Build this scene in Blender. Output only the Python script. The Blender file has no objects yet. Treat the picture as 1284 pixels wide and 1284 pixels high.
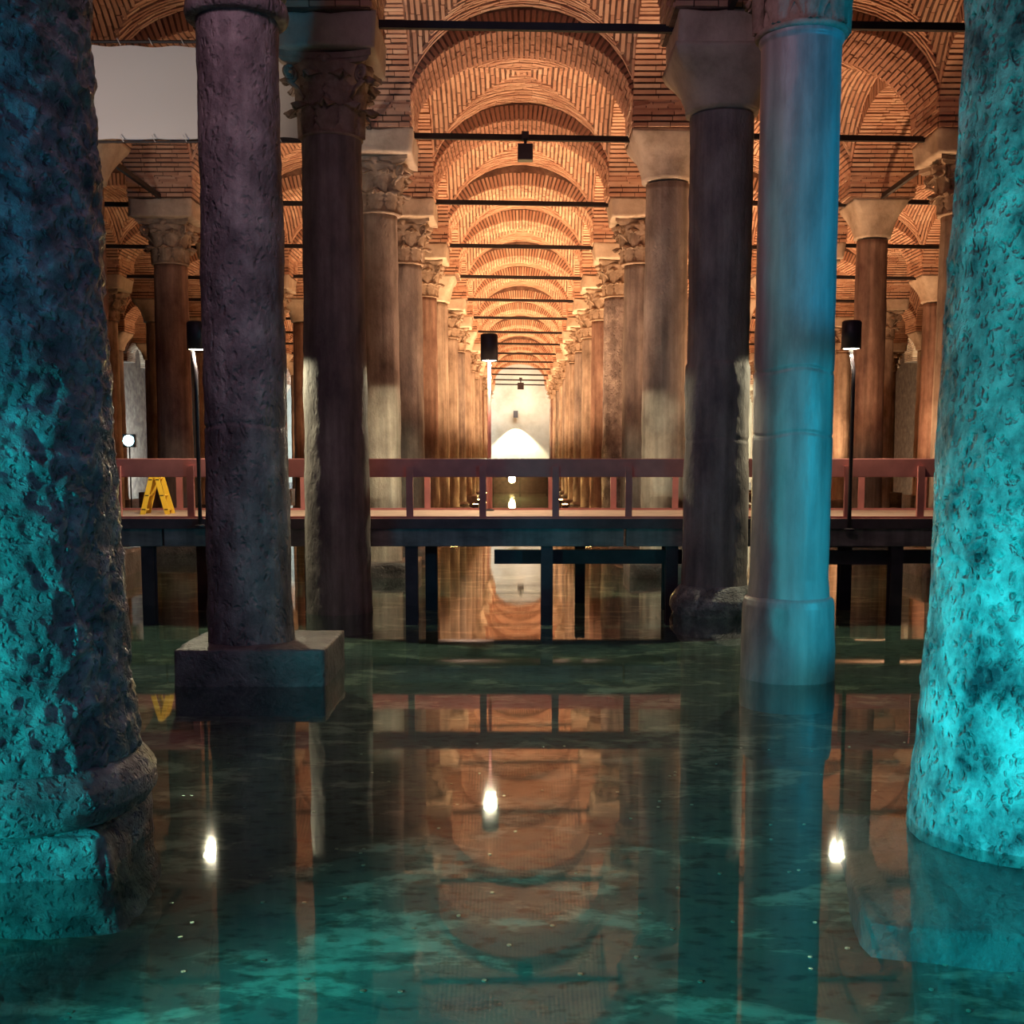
import bpy, math, random
import numpy as np
from mathutils import Vector, Matrix
random.seed(7)
RNG = np.random.default_rng(7)
S = bpy.context.scene
COL = S.collection
R = math.radians

# ------------------------------------------------------------------ camera
EYE = 1.96
cd = bpy.data.cameras.new('camera'); cam = bpy.data.objects.new('camera', cd); COL.objects.link(cam)
cd.sensor_width = 36; cd.sensor_fit = 'HORIZONTAL'
cd.lens = 1450 / 1284 * 36
cd.shift_x = -9 / 1284
cd.shift_y = 78 / 1284
cd.clip_end = 300; cd.clip_start = .05
cam.location = (-.04, 0, EYE)
cam.rotation_euler = (R(90 - 5.71), 0, 0)
S.camera = cam

# ------------------------------------------------------------------ world, exposure
S.view_settings.view_transform = 'Standard'; S.view_settings.look = 'None'
S.view_settings.gamma = 1; S.view_settings.use_curve_mapping = False
S.view_settings.exposure = 0.0
W = bpy.data.worlds.new('world'); S.world = W; W.use_nodes = True
bg = W.node_tree.nodes['Background']; bg.inputs[0].default_value = (.30, .12, .34, 1); bg.inputs[1].default_value = .06
S.cycles.use_denoising = True
S.cycles.max_bounces = 6; S.cycles.diffuse_bounces = 3; S.cycles.glossy_bounces = 3
S.cycles.transparent_max_bounces = 8; S.cycles.transmission_bounces = 2
S.cycles.sample_clamp_indirect = 4
S.cycles.caustics_reflective = False; S.cycles.caustics_refractive = False

# ------------------------------------------------------------------ grid
GX = 2.42; PITCH = 4.9
def row_y(k): return 14.7 + PITCH * (k - 2)
ZCAP = EYE + 5.22; ZSPR = EYE + 5.45
HALF = 1.80; PIER = 2.45 - HALF
YWALL = 87.0
NROW = 16

WARM = (1, .53, .26); AMBER = (1, .40, .12); CREAM = (1, .93, .62); CYAN = (0, .75, .80)
def spot(name, loc, target, power, color, angle=90, blend=.5, radius=.08):
    l = bpy.data.lights.new(name, 'SPOT'); l.energy = power; l.color = color
    l.spot_size = R(angle); l.spot_blend = blend; l.shadow_soft_size = radius
    o = bpy.data.objects.new(name, l); COL.objects.link(o); o.location = loc
    d = Vector(target) - Vector(loc); o.rotation_euler = d.to_track_quat('-Z', 'Y').to_euler()
    return o
def area(name, loc, target, power, color, sx, sy):
    l = bpy.data.lights.new(name, 'AREA'); l.energy = power; l.color = color
    l.shape = 'RECTANGLE'; l.size = sx; l.size_y = sy
    o = bpy.data.objects.new(name, l); COL.objects.link(o); o.location = loc
    d = Vector(target) - Vector(loc); o.rotation_euler = d.to_track_quat('-Z', 'Y').to_euler()
    return o
# coloured floodlights around the photographer, plus added unseen fill lights
spot('cyan_floodlight', (-5.2, 1.9, .5), (-2.5, 5.3, .85), 900, CYAN, 42, .6, .06)
spot('blue_light', (-5.6, 1.9, 3.0), (-2.7, 5.2, 3.4), 260, (0, .45, .80), 44, .6, .06)
spot('blue_light', (.2, .6, 2.6), (-2.5, 5.6, 2.0), 85, (0, .26, .75), 46, .8, .2)  # added fill light, turns the dark side of the left column blue
spot('cyan_floodlight', (-.8, 1.8, 1.6), (3.15, 5.5, 4.6), 420, CYAN, 42, .7, .08)
spot('cyan_floodlight', (-3.4, .8, 1.5), (-.3, 2.7, -.4), 3000, (0, .76, .86), 72, .6, .05)
spot('cyan_floodlight', (-.8, 1.8, .9), (3.15, 5.5, 1.8), 700, CYAN, 48, .6, .08)
spot('cyan_floodlight', (4.6, 2.6, .5), (2.9, 5.6, .9), 130, (.1, .85, .95), 60, .7, .06)
spot('blue_light', (7.0, 5.8, 2.2), (2.35, 10.3, 4.6), 950, (0, .50, .90), 28, .5, .06)
spot('blue_light', (7.0, 5.8, 2.2), (2.35, 10.3, 1.5), 850, (0, .58, .85), 28, .5, .06)
spot('sheet_fill', (-5.6, 10.5, 3.4), (-5.6, 15.2, 6.5), 620, (1, .80, .66), 64, .6, .2)  # added spot with no fixture, only there to light the hanging sheet
area('violet_fill', (-1.9, 6.0, 7.3), (-.6, 15, 1.6), 105, (.86, .50, .66), 2.4, 1.0)  # added overhead fill, lifts the middle columns and walkway towards plum
area('violet_fill', (0, -6, 4.0), (0, 12, 2.0), 60, (.55, .42, .90), 5, 2)  # second added fill, from behind the camera
# uplights in the bays, brighter the deeper the aisle
for k in range(2, NROW):
    y = row_y(k) + PITCH / 2
    p = {2: 420, 3: 1150, 4: 2100}.get(k, 3100); yl = 18.5 if k == 2 else y - 1.6
    for sx in (-1, 1):
        spot('vault_uplight', (sx * 1.0, yl, .25), (-sx * .5, y + (.5 if k > 2 else -.6), 9), p * .55, (1, .68, .50) if k == 2 else (1, .60, .38) if k == 3 else (1, .57, .29), 88 if k == 2 else 104, .6, .12)
    if k >= 2:
        pr = {2: 800, 3: 1300, 4: 1500}.get(k, 2000)
        spot('vault_uplight', (6.0, 18.6 if k == 2 else y - 1.0, .25), (4.7, y + .3, 9), pr * .8, WARM, 120, .6, .12)
    if k >= 3:
        pl = {3: 60, 4: 160, 5: 420, 6: 800}.get(k, 1300)
        spot('vault_uplight', (-6.0, y - 1.0, .25), (-4.7, y + .3, 9), pl * .7, WARM, 120, .6, .12)
for k in range(5, NROW, 2):
    y = row_y(k) + PITCH / 2
    for sx in (-1, 1):
        if sx < 0 and k < 8: continue
        spot('vault_uplight', (sx * 11, y, .25), (sx * 10, y, 9), 1700, WARM, 130, .6, .15)
# the bright end of the hall
spot('end_wall_floodlight', (-.3, YWALL - .75, 4.85), (-.3, YWALL - .68, 0), 2600, CREAM, 96, .3, .05)
spot('end_wall_floodlight', (-9, YWALL - 10, 1.2), (-12, YWALL, 4), 9000, (.75, .95, 1), 110, .4, .1)
spot('end_wall_floodlight', (12, YWALL - 10, 1.2), (14, YWALL, 4), 7000, CREAM, 110, .4, .1)
spot('side_wall_fill', (-19.5, 63, 1.2), (-22, 67, 3.5), 3500, (.62, .92, 1), 120, .5, .1)  # added light without a fixture, brightens the left wall between the columns
spot('side_wall_fill', (19.5, 58, 1.2), (22, 62, 3.5), 3500, CREAM, 120, .5, .1)  # likewise added, for the right wall
area('end_wall_wash', (0, YWALL - 4, 6.6), (0, YWALL, 5), 260, (.9, .85, .7), 2.5, .6)

# ------------------------------------------------------------------ noise in numpy
def _hash(ix, iy, iz, s=0):
    h = (ix.astype(np.int64) * 374761393 + iy.astype(np.int64) * 668265263 + iz.astype(np.int64) * 2147483647 + s * 974711) & 0xffffffff
    h = ((h ^ (h >> 13)) * 1274126177) & 0xffffffff
    h = ((h ^ (h >> 16)) * 2246822519) & 0xffffffff
    return ((h ^ (h >> 15)) & 0xffffff) / float(0xffffff)
def vnoise(P, sc, seed=0):
    Q = P * sc; I = np.floor(Q); F = Q - I; F = F * F * (3 - 2 * F); I = I.astype(np.int64)
    out = 0
    for dx in (0, 1):
        wx = F[:, 0] if dx else 1 - F[:, 0]
        for dy in (0, 1):
            wy = F[:, 1] if dy else 1 - F[:, 1]
            for dz in (0, 1):
                wz = F[:, 2] if dz else 1 - F[:, 2]
                out = out + wx * wy * wz * _hash(I[:, 0] + dx, I[:, 1] + dy, I[:, 2] + dz, seed)
    return out * 2 - 1
def fbm(P, sc, octv=4, seed=0, gain=.5):
    a = 1; t = 0; n = 0
    for i in range(octv):
        t = t + a * vnoise(P, sc * 2 ** i, seed + i * 17); n += a; a *= gain
    return t / n
def worley(P, sc, seed=0):
    Q = P * sc; I = np.floor(Q).astype(np.int64); best = np.full(len(P), 9.0)
    for dx in (-1, 0, 1):
        for dy in (-1, 0, 1):
            for dz in (-1, 0, 1):
                J = I + np.array([dx, dy, dz])
                c = np.stack([J[:, 0] + _hash(J[:, 0], J[:, 1], J[:, 2], seed), J[:, 1] + _hash(J[:, 0], J[:, 1], J[:, 2], seed + 1),
                              J[:, 2] + _hash(J[:, 0], J[:, 1], J[:, 2], seed + 2)], 1)
                best = np.minimum(best, ((Q - c) ** 2).sum(1))
    return np.sqrt(best)

# ------------------------------------------------------------------ materials
MATS = {}
def mat(name):
    m = bpy.data.materials.new(name); m.use_nodes = True; MATS[name] = m
    return m, m.node_tree.nodes, m.node_tree.links, m.node_tree.nodes['Principled BSDF']
def ramp(N, stops):
    r = N.new('ShaderNodeValToRGB'); e = r.color_ramp.elements
    e[0].position, e[0].color = stops[0][0], (*stops[0][1], 1); e[1].position, e[1].color = stops[-1][0], (*stops[-1][1], 1)
    for p, c in stops[1:-1]:
        x = e.new(p); x.color = (*c, 1)
    return r
def stone(name, stops, scale=2.0, rough=.8, pit=0.0, pit_scale=14, bump=.5, fine=30, stretch=(1, 1, 1), dist=.02, streak=0):
    m, N, L, B = mat(name)
    tc = N.new('ShaderNodeTexCoord'); mp = N.new('ShaderNodeMapping'); mp.inputs['Scale'].default_value = stretch
    oi = N.new('ShaderNodeObjectInfo'); ad = N.new('ShaderNodeVectorMath'); ad.operation = 'ADD'
    sm = N.new('ShaderNodeVectorMath'); sm.operation = 'SCALE'; sm.inputs['Scale'].default_value = 37.0
    cv = N.new('ShaderNodeCombineXYZ')
    for i in range(3): L.new(oi.outputs['Random'], cv.inputs[i])
    L.new(cv.outputs[0], sm.inputs[0]); L.new(tc.outputs['Object'], ad.inputs[0]); L.new(sm.outputs[0], ad.inputs[1]); L.new(ad.outputs[0], mp.inputs['Vector'])
    n1 = N.new('ShaderNodeTexNoise'); n1.inputs['Scale'].default_value = scale; n1.inputs['Detail'].default_value = 8; n1.inputs['Roughness'].default_value = .65
    L.new(mp.outputs[0], n1.inputs['Vector'])
    r = ramp(N, stops); L.new(n1.outputs['Fac'], r.inputs[0])
    last = r.outputs[0]
    if streak:
        mq = N.new('ShaderNodeMapping'); mq.inputs['Scale'].default_value = (9, 9, .5); L.new(ad.outputs[0], mq.inputs['Vector'])
        ns = N.new('ShaderNodeTexNoise'); ns.inputs['Scale'].default_value = 1; ns.inputs['Detail'].default_value = 5; L.new(mq.outputs[0], ns.inputs['Vector'])
        mr = N.new('ShaderNodeMapRange'); mr.inputs[1].default_value = .35; mr.inputs[2].default_value = .65; mr.inputs[3].default_value = 1 - streak; mr.inputs[4].default_value = 1.1
        L.new(ns.outputs['Fac'], mr.inputs[0])
        mx = N.new('ShaderNodeMix'); mx.data_type = 'RGBA'; mx.blend_type = 'MULTIPLY'; mx.inputs[0].default_value = 1
        L.new(last, mx.inputs[6]); L.new(mr.outputs[0], mx.inputs[7]); last = mx.outputs[2]
    L.new(last, B.inputs['Base Color'])
    B.inputs['Roughness'].default_value = rough
    nf = N.new('ShaderNodeTexNoise'); nf.inputs['Scale'].default_value = fine; nf.inputs['Detail'].default_value = 6; nf.inputs['Roughness'].default_value = .7; L.new(mp.outputs[0], nf.inputs['Vector'])
    h = nf.outputs['Fac']
    if pit:
        v = N.new('ShaderNodeTexVoronoi'); v.inputs['Scale'].default_value = pit_scale
        dn = N.new('ShaderNodeTexNoise'); dn.inputs['Scale'].default_value = pit_scale * .6; dn.inputs['Detail'].default_value = 3; L.new(mp.outputs[0], dn.inputs['Vector'])
        dm = N.new('ShaderNodeVectorMath'); dm.operation = 'MULTIPLY_ADD'; dm.inputs[1].default_value = (2.2 / pit_scale,) * 3; L.new(dn.outputs['Color'], dm.inputs[0]); L.new(mp.outputs[0], dm.inputs[2]); L.new(dm.outputs[0], v.inputs['Vector'])
        mr = N.new('ShaderNodeMapRange'); mr.inputs[1].default_value = 0; mr.inputs[2].default_value = .45; mr.inputs[3].default_value = -pit; mr.inputs[4].default_value = 0
        L.new(v.outputs['Distance'], mr.inputs[0])
        a = N.new('ShaderNodeMath'); a.operation = 'ADD'; L.new(h, a.inputs[0]); L.new(mr.outputs[0], a.inputs[1]); h = a.outputs[0]
    b = N.new('ShaderNodeBump'); b.inputs['Strength'].default_value = bump; b.inputs['Distance'].default_value = dist
    L.new(h, b.inputs['Height']); L.new(b.outputs[0], B.inputs['Normal'])
    return m
stone('marble_pale', [(.3, (.20, .15, .12)), (.5, (.42, .34, .28)), (.72, (.60, .52, .43))], 1.6, .75, .4, 16, .6, 26, (1, 1, .6), .02, .35)
stone('marble_grey', [(.3, (.15, .12, .12)), (.55, (.33, .28, .25)), (.75, (.48, .42, .38))], 2.2, .7, .5, 18, .6, 22, (1, 1, .5), .02, .35)
stone('granite_red', [(.3, (.14, .07, .06)), (.55, (.30, .19, .15)), (.75, (.42, .30, .24))], 2.5, .7, .3, 20, .5, 34, (1, 1, .5), .015, .4)
stone('granite_dark', [(.32, (.09, .07, .075)), (.5, (.26, .22, .22)), (.68, (.50, .44, .42))], 3.2, .55, .8, 15, .9, 18, (1, 1, .7), .03, .25)
stone('stone_worn', [(.3, (.08, .08, .08)), (.5, (.27, .28, .27)), (.68, (.60, .62, .58))], 5.5, .33, .9, 26, 1.0, 24, (1, 1, 1), .028)
stone('stone_pocked', [(.34, (.05, .06, .07)), (.47, (.28, .31, .31)), (.60, (.60, .64, .62)), (.72, (.85, .88, .86))], 5.0, .36, 1.2, 24, 1.0, 22, (1, 1, .7), .035)
stone('stone_smooth', [(.3, (.22, .22, .22)), (.5, (.40, .39, .38)), (.72, (.52, .50, .48))], 2.0, .4, .2, 9, .35, 16, (1, 1, .35), .012, .25)
stone('carved_stone', [(.3, (.20, .14, .10)), (.5, (.38, .29, .22)), (.72, (.58, .47, .37))], 3.0, .8, .2, 18, .7, 24, (1, 1, 1), .02)
stone('impost_stone', [(.3, (.34, .27, .20)), (.5, (.52, .43, .34)), (.72, (.66, .57, .46))], 2.6, .7, .1, 18, .5, 16, (1, 1, 1), .02)
stone('plinth_stone', [(.3, (.06, .055, .055)), (.5, (.15, .13, .13)), (.72, (.26, .23, .22))], 3.0, .4, .4, 14, .8, 12, (1, 1, 1), .025)
stone('plaster', [(.3, (.50, .46, .38)), (.5, (.66, .62, .54)), (.7, (.76, .73, .66))], .6, .9, 0, 10, .3, 8, (1, 1, 1), .02)
stone('concrete', [(.3, (.10, .085, .085)), (.5, (.20, .17, .165)), (.7, (.30, .26, .25))], 1.2, .75, .1, 10, .4, 20, (1, 1, 2.5), .01, .3)

def brick_mat(name, stops, rough=.85):
    m, N, L, B = mat(name)
    at = N.new('ShaderNodeAttribute'); at.attribute_name = 'tone'
    oi = N.new('ShaderNodeObjectInfo')
    tc = N.new('ShaderNodeTexCoord'); n = N.new('ShaderNodeTexNoise'); n.inputs['Scale'].default_value = 2.5; n.inputs['Detail'].default_value = 6; L.new(tc.outputs['Object'], n.inputs['Vector'])
    a = N.new('ShaderNodeMath'); a.operation = 'MULTIPLY_ADD'; a.inputs[1].default_value = .55; L.new(at.outputs['Fac'], a.inputs[0])
    b = N.new('ShaderNodeMath'); b.operation = 'MULTIPLY'; b.inputs[1].default_value = .55; L.new(n.outputs['Fac'], b.inputs[0]); L.new(b.outputs[0], a.inputs[2])
    c = N.new('ShaderNodeMath'); c.operation = 'MULTIPLY_ADD'; c.inputs[1].default_value = .12; L.new(oi.outputs['Random'], c.inputs[0]); L.new(a.outputs[0], c.inputs[2])
    r = ramp(N, stops); L.new(c.outputs[0], r.inputs[0]); L.new(r.outputs[0], B.inputs['Base Color'])
    B.inputs['Roughness'].default_value = rough
    nf = N.new('ShaderNodeTexNoise'); nf.inputs['Scale'].default_value = 30; nf.inputs['Detail'].default_value = 4; L.new(tc.outputs['Object'], nf.inputs['Vector'])
    bp = N.new('ShaderNodeBump'); bp.inputs['Strength'].default_value = .5; bp.inputs['Distance'].default_value = .012; L.new(nf.outputs['Fac'], bp.inputs['Height']); L.new(bp.outputs[0], B.inputs['Normal'])
    return m
brick_mat('brick', [(.1, (.26, .12, .08)), (.45, (.46, .25, .17)), (.7, (.62, .40, .28)), (.95, (.76, .60, .46))])
stone('mortar', [(.3, (.09, .05, .04)), (.5, (.17, .10, .075)), (.72, (.28, .19, .14))], 3.0, .95, 0, 10, .8, 14, (1, 1, 1), .03)

def simple(name, col, rough=.5, metal=0, emit=None, es=1, noise=0):
    m, N, L, B = mat(name)
    B.inputs['Base Color'].default_value = (*col, 1); B.inputs['Roughness'].default_value = rough; B.inputs['Metallic'].default_value = metal
    if emit: B.inputs['Emission Color'].default_value = (*emit, 1); B.inputs['Emission Strength'].default_value = es
    if noise:
        tc = N.new('ShaderNodeTexCoord'); n = N.new('ShaderNodeTexNoise'); n.inputs['Scale'].default_value = 5; n.inputs['Detail'].default_value = 6; L.new(tc.outputs['Object'], n.inputs['Vector'])
        r = ramp(N, [(.3, tuple(c * (1 - noise) for c in col)), (.7, tuple(min(1, c * (1 + noise)) for c in col))]); L.new(n.outputs['Fac'], r.inputs[0]); L.new(r.outputs[0], B.inputs['Base Color'])
    return m
simple('iron', (.018, .014, .016), .6, .3, noise=.3)
simple('rail_paint', (.38, .12, .11), .42, noise=.15)
simple('deck_board', (.50, .34, .27), .5, noise=.2)
simple('beam_dark', (.055, .035, .045), .6, noise=.3)
simple('steel_dark', (.035, .028, .035), .5, .2, noise=.3)
simple('rust', (.22, .10, .075), .7, noise=.3)
simple('lamp_black', (.03, .022, .03), .45)
simple('bulb', (1, 1, 1), .5, 0, CREAM, 24)
simple('warm_lens', (1, 1, 1), .5, 0, (1, .62, .22), 45)
simple('beacon_lens', (1, 1, 1), .5, 0, (1, .70, .22), 320)
simple('blue_lens', (1, 1, 1), .5, 0, (.45, .95, 1), 60)
simple('ladder_yellow', (.85, .50, .04), .45)
simple('ladder_slot', (.05, .03, .01), .7)
simple('coin', (.55, .60, .45), .35, .8)
def sheet():
    m, N, L, B = mat('fabric')
    B.inputs['Base Color'].default_value = (.62, .58, .55, 1); B.inputs['Roughness'].default_value = .6
    return m
sheet()
def water():
    m, N, L, B = mat('water'); N.remove(B)
    out = [n for n in N if n.type == 'OUTPUT_MATERIAL'][0]
    fr = N.new('ShaderNodeFresnel')
    ge = N.new('ShaderNodeNewGeometry'); io = N.new('ShaderNodeMapRange'); io.inputs[3].default_value = 1.46; io.inputs[4].default_value = 1 / 1.46   # the sheet has no thickness: same Fresnel from both sides
    L.new(ge.outputs['Backfacing'], io.inputs[0]); L.new(io.outputs[0], fr.inputs['IOR'])
    tr = N.new('ShaderNodeBsdfTransparent'); tr.inputs[0].default_value = (.66, .84, .82, 1)
    gl = N.new('ShaderNodeBsdfAnisotropic'); gl.inputs['Roughness'].default_value = .032; gl.inputs['Color'].default_value = (.95, .95, .95, 1)
    mx = N.new('ShaderNodeMixShader'); L.new(fr.outputs[0], mx.inputs[0]); L.new(tr.outputs[0], mx.inputs[1]); L.new(gl.outputs[0], mx.inputs[2])
    L.new(mx.outputs[0], out.inputs[0])
water()
def bed():
    m, N, L, B = mat('cistern_bed')
    tc = N.new('ShaderNodeTexCoord'); mp = N.new('ShaderNodeMapping'); mp.inputs['Scale'].default_value = (1, 1.7, 1); L.new(tc.outputs['Object'], mp.inputs['Vector'])
    n = N.new('ShaderNodeTexNoise'); n.inputs['Scale'].default_value = 1.5; n.inputs['Detail'].default_value = 10; n.inputs['Roughness'].default_value = .62; n.inputs['Distortion'].default_value = .3; L.new(mp.outputs[0], n.inputs['Vector'])
    r = ramp(N, [(.3, (.07, .10, .09)), (.54, (.14, .16, .12)), (.59, (.36, .36, .26)), (.72, (.54, .54, .40))]); L.new(n.outputs['Fac'], r.inputs[0])
    n2 = N.new('ShaderNodeTexNoise'); n2.inputs['Scale'].default_value = 9; n2.inputs['Detail'].default_value = 8; L.new(mp.outputs[0], n2.inputs['Vector'])
    r2 = ramp(N, [(.34, (.35, .28, .22)), (.48, (1, 1, 1)), (.8, (1, 1, 1))]); L.new(n2.outputs['Fac'], r2.inputs[0])
    mx = N.new('ShaderNodeMix'); mx.data_type = 'RGBA'; mx.blend_type = 'MULTIPLY'; mx.inputs[0].default_value = .8; L.new(r.outputs[0], mx.inputs[6]); L.new(r2.outputs[0], mx.inputs[7])
    L.new(mx.outputs[2], B.inputs['Base Color']); B.inputs['Roughness'].default_value = .9
    b = N.new('ShaderNodeBump'); b.inputs['Strength'].default_value = .5; b.inputs['Distance'].default_value = .04; L.new(n.outputs['Fac'], b.inputs['Height']); L.new(b.outputs[0], B.inputs['Normal'])
bed()

# ------------------------------------------------------------------ object helpers
def link(name, me, parent=None, m=None, loc=(0, 0, 0), rot=(0, 0, 0), scale=(1, 1, 1)):
    o = bpy.data.objects.new(name, me); COL.objects.link(o)
    if parent is not None: o.parent = parent
    if m and me is not None and len(me.materials) == 0: me.materials.append(MATS[m])
    o.location = loc; o.rotation_euler = rot; o.scale = scale
    return o
def empty(name, loc=(0, 0, 0), rz=0, label=None, cat=None, group=None, kind=None, parent=None):
    o = bpy.data.objects.new(name, None); COL.objects.link(o); o.location = loc; o.rotation_euler = (0, 0, rz); o.empty_display_size = .1
    if parent: o.parent = parent
    tag(o, label, cat, group, kind); return o
def tag(o, label=None, cat=None, group=None, kind=None):
    if label: o['label'] = label
    if cat: o['category'] = cat
    if group: o['group'] = group
    if kind: o['kind'] = kind
    return o
def mesh(name, V, F, m=None, smooth=False, tone=None):
    me = bpy.data.meshes.new(name)
    if isinstance(V, np.ndarray): V = V.tolist()
    if isinstance(F, np.ndarray): F = F.tolist()
    me.from_pydata(V, [], F)
    if smooth: me.polygons.foreach_set('use_smooth', [True] * len(me.polygons))
    if tone is not None:
        a = me.attributes.new('tone', 'FLOAT', 'FACE'); a.data.foreach_set('value', tone)
    if m: me.materials.append(MATS[m])
    me.update(); return me
class MB:
    def __init__(s): s.v = []; s.f = []
    def box(s, x0, x1, y0, y1, z0, z1):
        b = len(s.v)
        s.v += [(x0, y0, z0), (x1, y0, z0), (x1, y1, z0), (x0, y1, z0), (x0, y0, z1), (x1, y0, z1), (x1, y1, z1), (x0, y1, z1)]
        s.f += [(b, b + 3, b + 2, b + 1), (b + 4, b + 5, b + 6, b + 7), (b, b + 1, b + 5, b + 4), (b + 1, b + 2, b + 6, b + 5), (b + 2, b + 3, b + 7, b + 6), (b + 3, b, b + 4, b + 7)]
        return s
    def cbox(s, c, d): return s.box(c[0] - d[0] / 2, c[0] + d[0] / 2, c[1] - d[1] / 2, c[1] + d[1] / 2, c[2] - d[2] / 2, c[2] + d[2] / 2)
    def tube(s, pts, r, n=10):
        pts = [Vector(p) for p in pts]; b0 = len(s.v)
        for i, p in enumerate(pts):
            t = (pts[min(i + 1, len(pts) - 1)] - pts[max(i - 1, 0)]).normalized()
            u = t.cross(Vector((0, 1, .013))).normalized() if abs(t.y) < .9 else t.cross(Vector((1, 0, 0))).normalized(); w = t.cross(u)
            for j in range(n):
                a = 2 * math.pi * j / n; s.v.append(tuple(p + (u * math.cos(a) + w * math.sin(a)) * (r if not hasattr(r, '__len__') else r[i])))
        for i in range(len(pts) - 1):
            for j in range(n):
                a = b0 + i * n + j; b = b0 + i * n + (j + 1) % n; s.f.append((a, b, b + n, a + n))
        s.f.append(tuple(b0 + j for j in range(n))[::-1]); s.f.append(tuple(b0 + (len(pts) - 1) * n + j for j in range(n)))
        return s
    def lathe(s, prof, n=24, c=(0, 0)):
        b0 = len(s.v)
        for r, z in prof:
            for j in range(n):
                a = 2 * math.pi * j / n; s.v.append((c[0] + r * math.cos(a), c[1] + r * math.sin(a), z))
        for i in range(len(prof) - 1):
            for j in range(n):
                a = b0 + i * n + j; b = b0 + i * n + (j + 1) % n; s.f.append((a, b, b + n, a + n))
        s.f.append(tuple(b0 + j for j in range(n))[::-1]); s.f.append(tuple(b0 + (len(prof) - 1) * n + j for j in range(n)))
        return s
    def mesh(s, name, m=None, smooth=False): return mesh(name, s.v, s.f, m, smooth)
    def build(s, name, m, parent=None, smooth=False, bevel=0, **k):
        o = link(name, s.mesh(name, m, smooth), parent, **k)
        if bevel:
            q = o.modifiers.new('bevel', 'BEVEL'); q.width = bevel; q.segments = 2; q.limit_method = 'ANGLE'
        return o

def dlathe(name, prof, nseg, nz, disp, m, seed=0, jit=0.0, lean=0):
    """dense turned surface with carved relief; prof = [(z, r)...] interpolated"""
    zs = np.linspace(prof[0][0], prof[-1][0], nz); rs = np.interp(zs, [p[0] for p in prof], [p[1] for p in prof])
    # soften the joints of the profile
    k = max(1, nz // 200)
    a = np.linspace(0, 2 * np.pi, nseg, endpoint=False)
    A, Z = np.meshgrid(a, zs); Rr = np.repeat(rs[:, None], nseg, 1)
    P = np.stack([(Rr * np.cos(A)).ravel(), (Rr * np.sin(A)).ravel(), Z.ravel()], 1)
    d = disp(P + seed * 13.7, P) if disp else 0
    rad = np.hypot(P[:, 0], P[:, 1]); s = (rad + d) / np.maximum(rad, 1e-6)
    P[:, 0] *= s; P[:, 1] *= s
    i = np.arange(nz - 1)[:, None] * nseg; j = np.arange(nseg)[None]; j2 = (j + 1) % nseg
    F = np.stack([(i + j).ravel(), (i + j2).ravel(), (i + j2 + nseg).ravel(), (i + j + nseg).ravel()], 1)
    V = P.tolist(); F = F.tolist()
    F.append(list(range(nseg))[::-1]); F.append([(nz - 1) * nseg + q for q in range(nseg)])
    return mesh(name, V, F, m, True)
def rough_block(name, sx, sy, z0, z1, m, amp=.03, seed=0, n=26, taper=0, rnd=.02):
    """a hewn block: subdivided cube with rounded, displaced faces"""
    V = []; F = []; idx = {}
    def vid(p):
        q = tuple(round(c, 5) for c in p)
        if q not in idx: idx[q] = len(V); V.append(q)
        return idx[q]
    L = np.linspace(-1, 1, n + 1)
    for ax in range(3):
        for sg in (-1, 1):
            for i in range(n):
                for j in range(n):
                    c = []
                    for (u, v) in ((L[i], L[j]), (L[i + 1], L[j]), (L[i + 1], L[j + 1]), (L[i], L[j + 1])):
                        p = [0, 0, 0]; p[ax] = sg; p[(ax + 1) % 3] = u; p[(ax + 2) % 3] = v; c.append(vid(p))
                    F.append(c if sg > 0 else c[::-1])
    P = np.array(V)
    N = P / np.linalg.norm(P, axis=1)[:, None]
    P = np.sign(P) * np.abs(P) ** 1.0
    h = (z1 - z0) / 2; t = 1 - taper * (P[:, 2] + 1) / 2
    Q = np.stack([P[:, 0] * sx * t, P[:, 1] * sy * t, P[:, 2] * h + (z0 + z1) / 2], 1)
    m2 = np.sort(np.abs(P), 1)[:, 1]; Q -= N * (np.clip((m2 - .74) / .26, 0, 1) ** 2.2 * rnd)[:, None]
    Q += N * (fbm(Q + seed * 7.1, 3.0, 4, seed) * amp)[:, None]
    return mesh(name, Q, F, m, True)

# ------------------------------------------------------------------ the shell: bed, water, end wall
o = MB().box(-22, 22, -6, YWALL + 1, -.7, -.26).build('floor', 'cistern_bed'); tag(o, kind='structure')
n = 90
wm = mesh('water', [(-22, -6, 0), (22, -6, 0), (22, YWALL, 0), (-22, YWALL, 0)], [(0, 1, 2, 3)], 'water')
tag(link('water_surface', wm), 'still shallow water covering the cistern floor and mirroring the columns', 'water', kind='stuff')
tag(MB().box(-22, 22, YWALL, YWALL + .6, -.7, 10.5).build('wall_far', 'plaster'), kind='structure')
tag(MB().box(-22.4, -22, -6, YWALL, -.7, 10.5).build('wall_left', 'mortar'), kind='structure')
tag(MB().box(22, 22.4, -6, YWALL, -.7, 10.5).build('wall_right', 'mortar'), kind='structure')

# ------------------------------------------------------------------ brickwork
A_OUT, B_OUT = 1.845, 1.62
def hv(t): return ZSPR + B_OUT * np.sqrt(np.maximum(0, 1 - (t / A_OUT) ** 2))
UNIT = MB().box(-.5, .5, -.5, .5, -.5, .5).mesh('brick', 'brick')

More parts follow.
